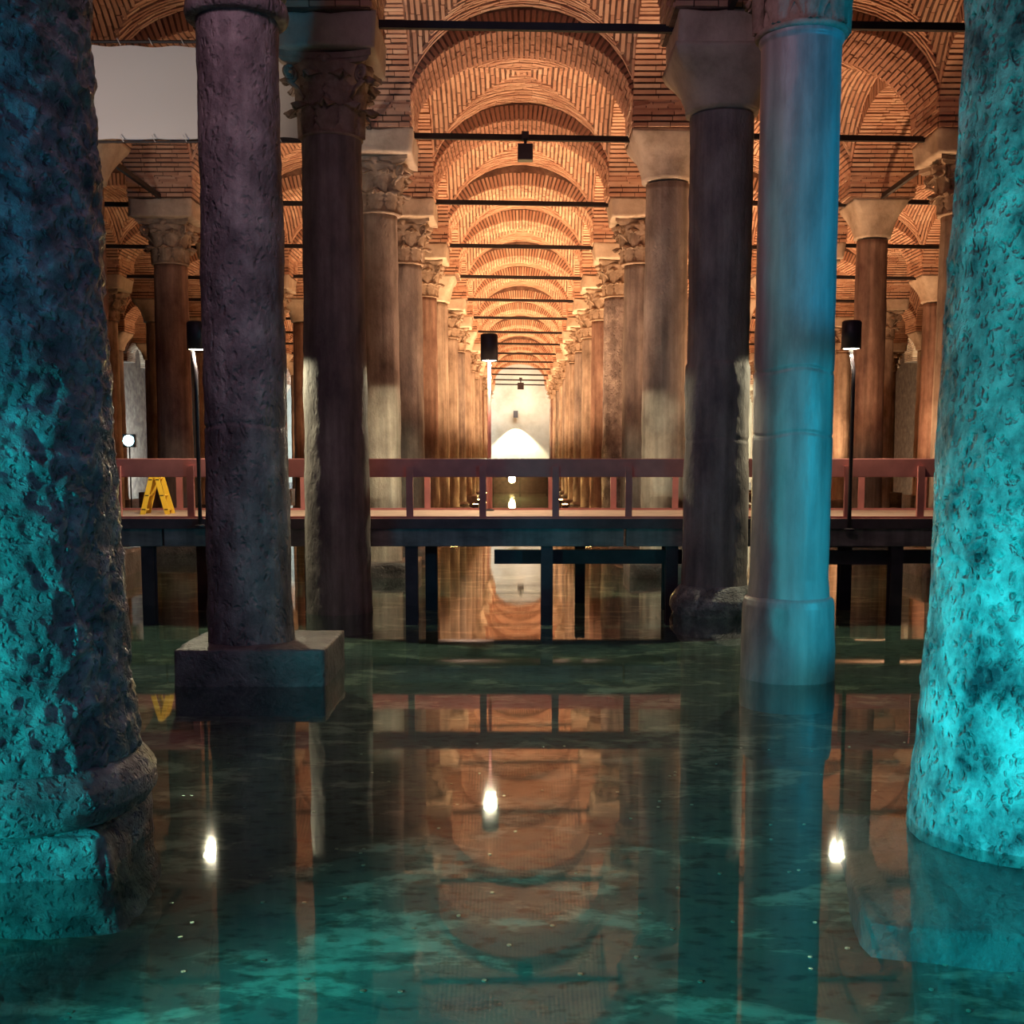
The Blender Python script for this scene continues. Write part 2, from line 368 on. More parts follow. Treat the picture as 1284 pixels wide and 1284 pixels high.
def brick_boxes(C, T, U, Nn, l, w, d):
    """C centres; T,U,Nn axes; half sizes -> verts, faces (8 verts, 6 faces each)"""
    n = len(C); sg = np.array([(-1, -1, -1), (1, -1, -1), (1, 1, -1), (-1, 1, -1), (-1, -1, 1), (1, -1, 1), (1, 1, 1), (-1, 1, 1)], float)
    V = C[:, None] + sg[None, :, 0:1] * T[:, None] * l[:, None, None] + sg[None, :, 1:2] * U[:, None] * w[:, None, None] + sg[None, :, 2:3] * Nn[:, None] * d[:, None, None]
    f = np.array([(0, 3, 2, 1), (4, 5, 6, 7), (0, 1, 5, 4), (1, 2, 6, 5), (2, 3, 7, 6), (3, 0, 4, 7)])
    F = (np.arange(n)[:, None, None] * 8 + f[None]).reshape(-1, 4)
    tone = np.repeat(.25 + .5 * RNG.random(n), 6)
    return V.reshape(-1, 3), F, tone

def vault_bricks(seed):
    rng = np.random.default_rng(seed); C = []; T = []; U = []; Nn = []; Ls = []; Ws = []; Ds = []
    ts = np.linspace(-HALF, HALF, 400); zz = hv(ts); s = np.concatenate([[0], np.cumsum(np.hypot(np.diff(ts), np.diff(zz)))])
    pitch = .094
    for q in range(4):
        ca, sa = [(1, 0), (0, 1), (-1, 0), (0, -1)][q]
        nc = int(HALF / pitch)
        for c in range(nc):
            yc = HALF - (c + .5) * pitch
            if yc < .05: continue
            crs = rng.random()
            s0, s1 = np.interp([-yc, yc], ts, s); p = s0 - rng.random() * .06
            while p < s1:
                L = .30 + rng.random() * .06; e = min(p + L, s1 + .04)
                if e - p > .07:
                    m = (p + e) / 2; x = np.interp(m, s, ts); z = np.interp(m, s, zz)
                    x2 = np.interp(m + .02, s, ts); z2 = np.interp(m + .02, s, zz); x1 = np.interp(m - .02, s, ts); z1 = np.interp(m - .02, s, zz)
                    t = np.array([x2 - x1, 0, z2 - z1]); t /= np.linalg.norm(t); nn = np.array([-t[2], 0, t[0]])
                    dp = .010 + crs * .022 + rng.random() * .010; yy = yc + (rng.random() - .5) * .012
                    cc = np.array([x, yy, z]) - nn * (dp - .02)
                    rot = lambda v: np.array([v[0] * ca - v[1] * sa, v[0] * sa + v[1] * ca, v[2]])
                    C.append(rot(cc)); T.append(rot(t)); U.append(rot(np.array([0., 1, 0]))); Nn.append(rot(nn))
                    Ls.append((e - p) / 2 - .004); Ws.append(.024 + rng.random() * .006); Ds.append(.026)
                p = e + .006
    V, F, tone = brick_boxes(np.array(C), np.array(T), np.array(U), np.array(Nn), np.array(Ls), np.array(Ws), np.array(Ds))
    return mesh('vault_bricks', V, F, 'brick', tone=tone)
def vault_shell():
    n = 30; t = np.linspace(-HALF - .02, HALF + .02, n + 1); X, Y = np.meshgrid(t, t); Z = hv(np.minimum(np.abs(X), np.abs(Y)))
    V = np.stack([X.ravel(), Y.ravel(), Z.ravel()], 1).tolist(); m = len(V)
    V += [(a, b, c + .25) for a, b, c in V]
    F = []
    for i in range(n):
        for j in range(n):
            a = i * (n + 1) + j; F.append((a, a + n + 1, a + n + 2, a + 1)); F.append((m + a, m + a + 1, m + a + n + 2, m + a + n + 1))
    return mesh('vault_shell', V, F, 'mortar', True)
VS = vault_shell(); VB = [vault_bricks(s) for s in (1, 2, 3)]

def arch_geo(rise, seed, depth=PIER * 2, as_list=False):
    """arch across x at y=0: soffit bricks + backing"""
    rng = np.random.default_rng(seed)
    th = np.linspace(0, np.pi, 500); X = -HALF * np.cos(th); Z = ZSPR + rise * np.sin(th)
    s = np.concatenate([[0], np.cumsum(np.hypot(np.diff(X), np.diff(Z)))]); tot = s[-1]; nv = int(tot / .088); pit = tot / nv
    C = []; T = []; U = []; Nn = []; L = []; Wd = []; D = []
    for i in range(nv):
        m = (i + .5) * pit; x = np.interp(m, s, X); z = np.interp(m, s, Z)
        t = np.array([np.interp(m + .02, s, X) - np.interp(m - .02, s, X), 0, np.interp(m + .02, s, Z) - np.interp(m - .02, s, Z)]); t /= np.linalg.norm(t)
        nn = np.array([-t[2], 0, t[0]])   # outward (up)
        nb = 4; off = (i % 2) * .5; edges = [-depth / 2 - .012 - rng.random() * .015]
        for b in range(1, nb): edges.append(-depth / 2 + depth * (b - .25 + off * .5) / nb + (rng.random() - .5) * .05)
        edges.append(depth / 2 + .012 + rng.random() * .015)
        for b in range(nb):
            y0, y1 = edges[b], edges[b + 1]; dz = rng.random() * .022
            top = float(hv(np.array(x))) - z
            hh = min(.15, max(.05, top / 2))
            cc = np.array([x, (y0 + y1) / 2, z]) + nn * (hh - dz)
            C.append(cc); T.append(np.array([0., 1, 0])); U.append(t); Nn.append(nn); L.append((y1 - y0) / 2 - .007); Wd.append(.026 + rng.random() * .006); D.append(hh)
    A = tuple(map(np.array, (C, T, U, Nn, L, Wd, D)))
    if as_list: return A
    V, F, tone = brick_boxes(*A); return mesh('arch_bricks', V, F, 'brick', tone=tone)
def arch_back(rise, depth=PIER * 2):
    n = 48; V = []; F = []
    for i in range(n + 1):
        th = math.pi * i / n; x = -HALF * math.cos(th); zi = ZSPR + rise * math.sin(th) + .025
        zo = max(zi + .02, float(hv(np.array(max(-HALF, min(HALF, x))))) + .06)
        for y in (-depth / 2, depth / 2): V += [(x, y, zi), (x, y, zo)]
    for i in range(n):
        a = 4 * i; b = a + 4
        F += [(a, b, b + 1, a + 1), (a + 2, a + 3, b + 3, b + 2), (a, a + 2, b + 2, b), (a + 1, b + 1, b + 3, a + 3)]
    return mesh('arch_backing', V, F, 'mortar')
RISES = [1.27, 1.12]
AB = [[arch_geo(r, 10 + i * 3 + j) for j in range(2)] for i, r in enumerate(RISES)]; AK = [arch_back(r) for r in RISES]

def pier_bricks(seed, z0=ZCAP, z1=ZSPR + .42):
    rng = np.random.default_rng(seed); C = []; T = []; U = []; Nn = []; L = []; Wd = []; D = []
    h = PIER; nc = int((z1 - z0) / .082)
    for q in range(4):
        ca, sa = [(1, 0), (0, 1), (-1, 0), (0, -1)][q]
        for c in range(nc):
            z = z0 + (c + .5) * (z1 - z0) / nc; p = -h - rng.random() * .15
            while p < h:
                e = p + .28 + rng.random() * .08; a, b = max(p, -h), min(e, h)
                if b - a > .05:
                    v = np.array([(a + b) / 2, -h + .01 - rng.random() * .018, z])
                    rot = lambda v: np.array([v[0] * ca - v[1] * sa, v[0] * sa + v[1] * ca, v[2]])
                    C.append(rot(v)); T.append(rot(np.array([1., 0, 0]))); U.append(np.array([0., 0, 1])); Nn.append(rot(np.array([0., 1, 0]))); L.append((b - a) / 2 - .008); Wd.append(.026 + rng.random() * .007); D.append(.02)
                p = e
    V, F, tone = brick_boxes(*map(np.array, (C, T, U, Nn, L, Wd, D))); return mesh('pier_bricks', V, F, 'brick', tone=tone)
PB = [pier_bricks(5), pier_bricks(6)]; PC = MB().box(-PIER + .01, PIER - .01, -PIER + .01, PIER - .01, ZCAP, ZSPR + 1.9).mesh('pier_core', 'mortar')

ceil = empty('ceiling', kind='structure')
LIM = lambda x, y: abs(x) < .46 * max(y, 0) + 6.5
def stuff(o): o['kind'] = 'stuff'; return o
xs = [GX * (2 * i) for i in range(-4, 5)]            # bay centres
near_arch = {(2, 0), (3, 0), (3, 1), (2, 1), (4, 0)}
cnt = 0
for k in range(-1, NROW + 1):
    y = row_y(k)
    for bi, bx in enumerate(xs):
        b = bi - 4
        if not LIM(bx, y + 5) or (k < 1 and abs(b) > 1) or (k < 3 and abs(b) > 2): continue
        # transverse arch at this row
        ri = 0 if k <= 3 else (k % 2)
        if k >= 0:
            par = link('arch', AK[ri], ceil, None, (bx, y, 0))
            if (k, b) in near_arch:
                C, T, U, Nn, L, Wd, D = arch_geo(RISES[ri], 50 + k * 7 + b, as_list=True)
                for i in range(len(C)):
                    q = bpy.data.objects.new('brick', UNIT); COL.objects.link(q); q.parent = par
                    M = Matrix(((T[i][0] * 2 * L[i], U[i][0] * 2 * Wd[i], Nn[i][0] * 2 * D[i], C[i][0]), (T[i][1] * 2 * L[i], U[i][1] * 2 * Wd[i], Nn[i][1] * 2 * D[i], C[i][1]),
                                (T[i][2] * 2 * L[i], U[i][2] * 2 * Wd[i], Nn[i][2] * 2 * D[i], C[i][2]), (0, 0, 0, 1)))
                    q.matrix_local = M
            else: stuff(link('brick', AB[ri][cnt % 2], par))
        cnt += 1
        if k < NROW:
            par = link('vault', VS, ceil, None, (bx, y + PITCH / 2, 0), (0, 0, (cnt % 4) * math.pi / 2), (1, 1, 1))
            stuff(link('brick', VB[cnt % 3], par))
    for bi in range(-5, 5):
        px = GX * (2 * bi + 1)
        if not LIM(px, y + 4) or (k < 1 and abs(px) > 3) or (k < 3 and abs(px) > 8): continue
        par = link('pier', PC, ceil, None, (px, y, 0)); stuff(link('brick', PB[(k + bi) % 2], par))
        if k < NROW:
            par = link('arch', AK[0], ceil, None, (px, y + PITCH / 2, 0), (0, 0, math.pi / 2)); stuff(link('brick', AB[0][(k + bi) % 2], par))

# ------------------------------------------------------------------ capitals
def leaf_mesh(w, h, curl, out0, name='leaf', r0=.0, n=9, mN=14):
    """acanthus leaf: x across, y outward (negative = outward towards -y), z up; lobed edge, rib, curled tip"""
    V = []; F = []
    for back in (0, 1):
        for i in range(mN + 1):
            v = i / mN
            zc = h * min(1, math.sin(v * 1.85) / math.sin(1.57)) if v < .85 else h * (math.sin(.85 * 1.85)) - (v - .85) * h * .9
            oc = out0 * v * .5 + curl * max(0, (v - .45) / .55) ** 2.2
            wd = w * (.62 + .38 * math.sin(v * 3.0)) * (1 if v < .7 else max(.25, 1 - ((v - .7) / .3) ** 2 * .8))
            wd *= 1 + .16 * math.cos(v * 5 * 2 * math.pi)
            for j in range(n):
                u = -1 + 2 * j / (n - 1)
                rel = .035 * abs(math.sin(u * math.pi * 2.2)) * (1 - v * .3) + .03 * (1 - abs(u)) - .035 * u * u
                y = -(oc + rel) + (.03 if back else 0)
                V.append((u * wd, y, zc + .02 * (1 - abs(u)) * v - .05 * abs(u) * v))
    m = (mN + 1) * n
    for b in (0, 1):
        for i in range(mN):
            for j in range(n - 1):
                a = b * m + i * n + j; q = (a, a + 1, a + n + 1, a + n); F.append(q if not b else q[::-1])
    for i in range(mN):
        for j in (0, n - 1):
            a = i * n + j; F.append((a, a + n, m + a + n, m + a))
    for j in range(n - 1):
        for i in (0, mN):
            a = i * n + j; F.append((a, a + 1, m + a + 1, m + a))
    return mesh(name, V, F, 'carved_stone', True)
def volute_mesh():
    mb = MB(); pts = []; rr = []
    for i in range(30):
        t = i / 29; a = -2.0 + t * 4.4 * math.pi; r = .105 * (1 - t * .82)
        pts.append((0, -.0 + r * math.cos(a), r * math.sin(a))); rr.append(.028 * (1 - .45 * t))
    mb.tube([(0, .20, -.26), (0, .11, -.16)] + pts, [.02, .028] + rr, 7); 
    return mb.mesh('volute', 'carved_stone', True)
def abacus_mesh(half=.56, h=.12):
    V = []; F = []; n = 10; ring = []
    for q in range(4):
        for i in range(n):
            t = -1 + 2 * i / n; x = t * half; y = -(half - .13 * (1 - t * t)); ca, sa = [(1, 0), (0, 1), (-1, 0), (0, -1)][q]
            ring.append((x * ca - y * sa, x * sa + y * ca))
    for s_, z in ((.90, 0), (.96, h * .35), (1, h * .4), (1, h)):
        V += [(x * s_, y * s_, z) for x, y in ring]
    m = len(ring)
    for k in range(3):
        for i in range(m): F.append((k * m + i, k * m + (i + 1) % m, (k + 1) * m + (i + 1) % m, (k + 1) * m + i))
    F.append(tuple(range(m))[::-1]); F.append(tuple(3 * m + i for i in range(m)))
    return mesh('abacus', V, F, 'carved_stone')
BELL = MB().lathe([(.36, 0), (.385, .012), (.385, .035), (.355, .05), (.365, .35), (.41, .6), (.50, .80), (.52, .86)], 28).mesh('bell', 'carved_stone', True)
LEAF1 = leaf_mesh(.15, .36, .17, .04); LEAF2 = leaf_mesh(.15, .40, .16, .10); VOL = volute_mesh(); ABA = abacus_mesh()
BOSS = MB().lathe([(.02, -.03), (.07, -.02), (.09, .03), (.07, .08), (.02, .1)], 12).mesh('boss', 'carved_stone', True)
IMP = rough_block('impost', .64, .64, 0, .32, 'impost_stone', .035, 3, 14, -.0)
IMPR = [rough_block('impost', .60, .60, 0, .34, 'impost_stone', .05, s, 12, -.08) for s in (4, 8)]
def comp_corinth():
    """all carved pieces of one capital with placement (mesh, loc, rot)"""
    L = [('bell', BELL, (0, 0, 0), 0)]
    for i in range(8):
        a = i * math.pi / 4; L.append(('leaf', LEAF1, (.355 * math.sin(a), -.355 * math.cos(a), .035), a))
    for i in range(8):
        a = (i + .5) * math.pi / 4; L.append(('leaf', LEAF2, (.375 * math.sin(a), -.375 * math.cos(a), .34), a))
    for i in range(4):
        a = (i + .5) * math.pi / 2; L.append(('volute', VOL, (.60 * math.sin(a), -.60 * math.cos(a), .72), a))
        a = i * math.pi / 2; L.append(('boss', BOSS, (.44 * math.sin(a), -.44 * math.cos(a), .84), a))
    L.append(('abacus', ABA, (0, 0, .84), 0))
    return L
def joined_corinth():
    V = []; F = []
    for nm, me, loc, rz in comp_corinth():
        M = Matrix.Translation(loc) @ Matrix.Rotation(rz, 4, 'Z'); b = len(V)
        V += [tuple(M @ v.co) for v in me.vertices]; F += [tuple(b + i for i in p.vertices) for p in me.polygons]
    return mesh('capital', V, F, 'carved_stone', True)
CORJ = joined_corinth()
def plain_mesh(h=.72, r=.37, half=.58, seed=0):
    n = 40; nz = 14; V = []; F = []
    for i in range(nz + 1):
        t = i / nz; f = t ** 1.25
        for j in range(n):
            a = 2 * math.pi * j / n; c, s = math.cos(a), math.sin(a); q = 1 / max(abs(c), abs(s)); q = q ** min(1, f * 1.25)
            rad = (r * 1.06 + (half - r) * f) * q; V.append((rad * c, rad * s, h * (.04 + .96 * t)))
    P = np.array(V); nrm = P * np.array([1, 1, 0]); nrm /= np.linalg.norm(nrm, axis=1)[:, None]; P = P + nrm * (fbm(P + seed, 4, 3, seed) * .022)[:, None]
    V = P.tolist()
    for i in range(nz):
        for j in range(n): F.append((i * n + j, i * n + (j + 1) % n, (i + 1) * n + (j + 1) % n, (i + 1) * n + j))
    F.append(tuple(range(n))[::-1]); F.append(tuple(nz * n + j for j in range(n)))
    return mesh('capital', V, F, 'impost_stone', True)
PLN = [plain_mesh(seed=s) for s in (1, 5, 9)]
NECK = MB().lathe([(.355, -.06), (.385, -.05), (.395, -.015), (.385, .03), (.355, .04)], 28).mesh('neck_ring', None, True)

# ------------------------------------------------------------------ shafts
def disp_soft(seed):
    return lambda Q, P: fbm(Q, 1.5, 4, seed) * .02 + fbm(Q, 9, 2, seed + 5) * .006
def shaft_generic(seed, m):
    H = 6.0; prof = [(-.5, .40), (.0, .385), (.3, .365), (3, .35), (6.6, .325), (6.62, .325)]
    return dlathe('shaft', prof, 40, 60, disp_soft(seed), m, seed)
GEN = {}
for i, m in enumerate(('marble_pale', 'marble_grey', 'granite_red', 'granite_dark')):
    GEN[m] = [shaft_generic(i * 3 + j, m) for j in range(2)]
BASE_G = MB().lathe([(.60, -.5), (.60, .02), (.57, .1), (.52, .14), (.47, .16), (.50, .2), (.50, .26), (.44, .3), (.40, .33)], 28).mesh('base', 'plinth_stone', True)
PED = [rough_block('base', .62, .62, -.5, h, 'plinth_stone', .03, s, 14) for s, h in ((1, .25), (2, .42))]

def add_capital(root, kind, ztop_shaft, detail, r=.36, seed=0, top=ZCAP):
    """fills from the shaft top to the springing pier"""
    if kind == 'C':
        h = top - ztop_shaft; hi = h * .30; hc = h - hi; s = hc / .96; sx = min(s * 1.05, r / .352)
        if detail:
            cap = link('capital', BELL, root, None, (0, 0, ztop_shaft), (0, 0, 0), (sx, sx, s))
            for nm, me, loc, rz in comp_corinth()[1:]: link(nm, me, cap, None, loc, (0, 0, rz))
        else: link('capital', CORJ, root, None, (0, 0, ztop_shaft), (0, 0, (seed % 3) * .01), (sx, sx, s))
        link('impost', IMPR[seed % 2] if seed % 3 else IMP, root, None, (0, 0, top - hi), (0, 0, 0), (1, 1, (hi + .02) / .34))
    else:
        h = top - ztop_shaft; link('capital', PLN[seed % 3], root, None, (0, 0, ztop_shaft), (0, 0, 0), (r / .36, r / .36, h / .72))

def column(x, y, kind, label, m, detail=False, seed=0, group=None, zsh=None, base='G', me=None, rad=1.0):
    root = empty('column', (x, y, 0), 0, label, 'column', group)
    zt = zsh if zsh else (EYE + 3.97 if kind == 'C' else EYE + 4.48)
    sh = link('shaft', me or GEN[m][seed % 2], root, None, (0, 0, 0), (0, 0, seed * 1.3), (rad, rad, zt / 6.62 if me is None else 1))
    if kind: add_capital(root, kind, zt, detail, .355 * rad, seed)
    if base == 'G': link('base', BASE_G, root, None, scale=(1, 1, 1))
    elif base == 'P': link('base', PED[seed % 2], root)
    return root

# the two great near columns
def disp_left(Q, P):
    Q = Q + np.stack([fbm(Q, 7, 2, 61), fbm(Q, 7, 2, 62), fbm(Q, 7, 2, 63)], 1) * .07
    w = worley(Q * np.array([1, 1, .8]), 9, 3)
    w2 = worley(Q * np.array([1, 1, .7]), 19, 6); return fbm(Q, 2.2, 3, 2) * .03 + (np.minimum(w, .8) - .45) * .036 + (np.minimum(w2, .7) - .4) * .026 + fbm(Q, 26, 2, 9) * .010
def disp_right(Q, P):
    D = np.stack([fbm(Q, 9, 2, 61), fbm(Q, 9, 2, 62), fbm(Q, 9, 2, 63)], 1) * .05; Q = Q + D; w = worley(Q, 16, 5); w2 = worley(Q * np.array([1, 1, .6]), 30, 8); pits = -np.clip(.42 - w, 0, .42) * .085 - np.clip(.4 - w2, 0, .4) * .03; patch = np.clip(fbm(Q, 1.6, 2, 8) * 2 + .6, 0, 1)
    return fbm(Q, 1.5, 3, 4) * .022 + pits * patch + fbm(Q, 9, 3, 19) * .013
root = empty('column', (-2.52, 5.68, 0), 0, 'rough teal lit column at the left edge of the frame on a moulded base', 'column')
link('shaft', dlathe('shaft', [(.50, .545), (.62, .545), (.9, .515), (2.0, .475), (4.2, .42), (6.2, .40)], 260, 620, disp_left, 'stone_worn', 1), root)
link('torus', dlathe('torus', [(.20, .50), (.24, .60), (.32, .645), (.40, .64), (.46, .60), (.50, .56), (.52, .50)], 200, 60, lambda Q, P: fbm(Q, 3, 3, 3) * .025 + fbm(Q, 16, 2, 5) * .010, 'stone_worn', 2), root)
link('plinth', rough_block('plinth', .66, .50, -.5, .23, 'stone_worn', .10, 11, 70, .22, .055), root, None, (0, -.06, 0), (0, 0, R(4)))
add_capital(root, 'P', 6.2, False, .40, 1)
root = empty('column', (2.70, 6.12, 0), 0, 'pitted turquoise lit column at the right edge of the frame rising from a sunken slab', 'column')
link('shaft', dlathe('shaft', [(-.06, .625), (.0, .62), (.20, .60), (.42, .57), (.50, .56), (1.2, .53), (4.2, .455), (6.2, .42)], 260, 620, disp_right, 'stone_pocked', 7), root)
link('slab', rough_block('slab', .98, .82, -.52, -.07, 'plinth_stone', .035, 21, 50, 0, .035), root, None, (-.09, -.54, 0), (0, 0, R(-10.5)))
add_capital(root, 'P', 6.2, False, .42, 2)

# second row
def disp_mid(a, s): return lambda Q, P: fbm(Q, 1.6, 3, s) * .018 * a + fbm(Q * np.array([1, 1, .6]), 8, 4, s + 3) * .016 * a
def seam(d, zs_, w=.02, a=.012):
    return lambda Q, P: d(Q, P) - sum(a * np.exp(-((P[:, 2] - z - .02 * np.sin(3 * np.arctan2(P[:, 1], P[:, 0]))) / w) ** 2) for z in zs_)
root = empty('column', (-2.47, 10.38, 0), 0, 'dark plum grey column standing on a square plinth block in the water, left of centre', 'column')
link('shaft', dlathe('shaft', [(.30, .385), (.5, .375), (2, .365), (5.70, .35), (5.72, .35)], 180, 420, seam(disp_mid(1, 31), [2.25]), 'granite_dark', 3), root)
link('plinth', rough_block('plinth', .66, .56, -.5, .33, 'plinth_stone', .035, 31, 44), root, None, (.10, .02, 0))
link('neck_ring', NECK, root, 'granite_dark', (0, 0, 5.78), scale=(1.12, 1.12, 1.5))
add_capital(root, 'P', 5.84, False, .385, 0)
root = empty('column', (2.38, 10.32, 0), 0, 'smooth blue lit column with a drum foot and carved leaf capital, right of centre', 'column')
link('shaft', dlathe('shaft', [(.72, .36), (.9, .345), (3, .345), (5.47, .338), (5.50, .36), (5.59, .36)], 180, 420, seam(disp_mid(.28, 41), [2.72, 2.17], .014, .010), 'stone_smooth', 4), root)
link('drum', dlathe('drum', [(-.5, .425), (.0, .42), (.66, .405), (.72, .39), (.745, .35)], 140, 90, disp_mid(.5, 43), 'stone_smooth', 5), root)
add_capital(root, 'C', 5.53, True, .36, 0)
# third row
root = empty('column', (-2.36, 14.78, 0), 0, 'brown column in front of the walkway left of centre with a dark carved capital', 'column')
link('shaft', dlathe('shaft', [(-.5, .44), (.0, .425), (.15, .42), (2, .405), (5.86, .365), (5.88, .365)], 150, 300, disp_mid(.8, 51), 'marble_grey', 6), root)
add_capital(root, 'C', 5.86, True, .365, 2)
root = empty('column', (2.45, 14.68, 0), 0, 'dark brown jointed column in front of the walkway with a flared plain capital and bulging foot', 'column')
link('shaft', dlathe('shaft', [(.3, .42), (.5, .41), (3.0, .40), (3.13, .40), (3.16, .385), (6.10, .385), (6.12, .385)], 150, 320, seam(disp_mid(.8, 61), [3.14, 2.2]), 'marble_grey', 7), root)
link('base', dlathe('base', [(-.5, .50), (-.02, .51), (.1, .56), (.2, .55), (.28, .49), (.34, .45), (.37, .40)], 120, 50, disp_mid(1.4, 63), 'stone_worn', 8), root)
add_capital(root, 'P', 6.12, False, .40, 1, 6.80)
link('impost', IMP, root, None, (0, 0, 6.78), scale=(.98, .98, 1.27))

# the rest of the colonnades
ORD = ['', 'first', 'second', 'third', 'fourth', 'fifth', 'sixth', 'seventh', 'eighth', 'ninth', 'tenth', 'eleventh', 'twelfth', 'thirteenth', 'fourteenth', 'fifteenth']
kinds = {(-1, 3): 'C', (-1, 4): 'C', (-1, 5): 'C', (-1, 6): 'P', (-1, 7): 'C', (-1, 8): 'C', (-1, 9): 'P', (1, 3): 'P', (1, 4): 'C', (1, 5): 'C', (1, 6): 'C', (1, 7): 'C', (1, 8): 'C', (1, 9): 'C', (1, 10): 'P',
         (-3, 3): 'P', (-3, 4): 'C', (-3, 5): 'C', (-3, 6): 'C', (-3, 7): 'P', (3, 3): 'C', (3, 4): 'P', (3, 5): 'C', (5, 6): 'P', (5, 8): 'C', (-5, 6): 'C', (-5, 7): 'P'}
mats_ = {(-1, 3): 'marble_pale', (1, 3): 'marble_pale', (-1, 4): 'marble_grey', (1, 4): 'marble_grey', (-1, 5): 'granite_red', (1, 5): 'granite_dark', (3, 4): 'granite_red', (3, 3): 'marble_pale', (-3, 3): 'granite_red', (-3, 4): 'granite_red'}
where = {-1: 'along the left side of the central aisle', 1: 'along the right side of the central aisle', -3: 'in the second colonnade left of the central aisle', 3: 'in the second colonnade right of the central aisle',
         -5: 'in the third colonnade left of the central aisle', 5: 'in the third colonnade right of the central aisle', -7: 'in the outermost left colonnade', 7: 'in the outermost right colonnade'}
mname = {'marble_pale': 'pale stone', 'marble_grey': 'grey stone', 'granite_red': 'reddish stone', 'granite_dark': 'dark stone'}
rr = random.Random(3)
for c in (-1, 1, -3, 3, -5, 5, -7, 7):
    n_ = 0
    for k in range(3, NROW + 1):
        x = GX * c; y = row_y(k)
        if abs(x) > .455 * y + .6: continue
        n_ += 1
        kd = kinds.get((c, k)) or rr.choice('CCCP'); m = mats_.get((c, k)) or rr.choice(['marble_pale', 'marble_grey', 'granite_red', 'marble_pale'])
        cap = 'carved leaf capital' if kd == 'C' else 'plain flared capital'
        lab = f'{mname[m]} column with {cap}, {ORD[n_]} one in view behind the walkway {where[c]}'
        column(x + (rr.random() - .5) * .06 + (.07 if c == -1 and k == 3 else 0), y, kd, lab, m, detail=(k <= 4 and abs(c) <= 3), seed=rr.randrange(6), group='columns behind the walkway',
               base='P' if abs(c) > 1 or k % 3 == 0 else 'G', rad=rr.uniform(.93, 1.08))

# ------------------------------------------------------------------ iron tie rods
ROD = MB().tube([(-HALF - .1, 0, 0), (HALF + .1, 0, 0)], .045, 8).mesh('tie_rod', 'iron')
RODL = MB().cbox((0, 0, 0), (2 * HALF + .1, .07, .09)).mesh('tie_rod', 'iron')
aisle = {0: 'across the central aisle', -1: 'across the left aisle', 1: 'across the right aisle', -2: 'across the second left aisle', 2: 'across the second right aisle'}
for b in (0, -1, 1, -2, 2):
    n_ = 0
    for k in range(2, NROW + 1):
        x = b * 2 * GX; y = row_y(k)
        if abs(x) > .45 * y + 1.5 or (b == -1 and k == 2): continue
        n_ += 1
        o = link('tie_rod', RODL, None, None, (x, y, ZCAP + .02), (0, R(.9), 0))
        tag(o, f'black iron tie rod {aisle[b]}, {ORD[n_] if n_ < 16 else "last"} counted from the front', 'tie rod', 'iron tie rods under the arches')
for (x, k, wh) in ((3 * GX, 3, 'at upper right'), (GX, 1, 'behind the blue column capital'), (-3 * GX, 3, 'below the white sheet at upper left'), (-GX, 2, 'left of the central aisle')):
    o = link('tie_rod', RODL, None, None, (x, row_y(k) + PITCH / 2, ZCAP + .02), (0, 0, math.pi / 2)); tag(o, f'black iron tie rod running away from the viewer {wh}', 'tie rod', 'iron tie rods under the arches')

# hanging box spotlights
def hanging(y, s, lab):
    r = empty('hanging_spotlight', (.06, y, ZCAP + .02), 0, lab, 'spotlight')
    MB().cbox((0, 0, -.24 * s), (.25 * s, .2 * s, .26 * s)).build('housing', 'lamp_black', r, bevel=.01)
    MB().cbox((0, 0, -.05 * s), (.05 * s, .05 * s, .16 * s)).build('bracket', 'lamp_black', r)
    MB().cbox((0, 0, .03 * s), (.12 * s, .12 * s, .12 * s)).build('clamp', 'lamp_black', r)
hanging(row_y(3), 1, 'black box spotlight hanging from the second tie rod of the central aisle')
hanging(row_y(15), 1.7, 'tiny black spotlight hanging from a tie rod before the bright end wall')

# ------------------------------------------------------------------ walkway
YF, YB = 15.26, 17.98; ZD = EYE - .79; XL, XR = -11.0, 11.0
wk = empty('walkway', (0, YF, 0), 0, 'low walkway crossing the hall above the water on a concrete edge beam and dark legs', 'walkway')
def wb(): return MB()
def wpart(mb, name, m, **k):
    o = mb.build(name, m, None, **k); o.parent = wk; o.location = (0, -YF, 0); return o
wpart(wb().box(XL, XR, YF + .02, YB, ZD - .06, ZD), 'deck', 'deck_board')
wpart(wb().box(XL, XR, YF - .02, YF + .02, ZD - .13, ZD), 'nosing', 'beam_dark')
for i, (a, b) in enumerate(((-11, -4.78), (-4.75, 1.35), (1.38, 6.4), (6.43, 11))):
    wpart(wb().box(a, b, YF + .04, YF + .24, ZD - .37, ZD - .13), 'edge_beam', 'concrete', bevel=.01)
wpart(wb().box(XL, XR, YB - .2, YB, ZD - .3, ZD - .06), 'edge_beam', 'concrete')
def ibeam(x, y, w, m='steel_dark', z1=None, lean=0):
    z1 = z1 or ZD - .36; mb = MB()
    mb.box(x - w / 2, x + w / 2, y, y + .02, -.45, z1).box(x - .012, x + .012, y + .02, y + .14, -.45, z1).box(x - w / 2, x + w / 2, y + .14, y + .16, -.45, z1)
    return wpart(mb, 'leg', m)
for x in (-5.0, -1.48, .33, 2.0, 5.0):
    ibeam(x, YF + .1, .16)
for x in (-4.68, -3.1, -1.33, 2.15, 4.75): ibeam(x, YB - 1.1, .17, 'rust' if x < -4 else 'steel_dark')
for x in (-4.4, 4.2, .9): ibeam(x, YB - .25, .15)
for (a, b, y) in ((-.38, 2.2, YF + .45), (3.95, 5.1, YF + .35), (5.2, 8, YF + .5)):
    wpart(wb().box(a, b, y, y + .12, ZD - .64, ZD - .45), 'cross_beam', 'steel_dark')
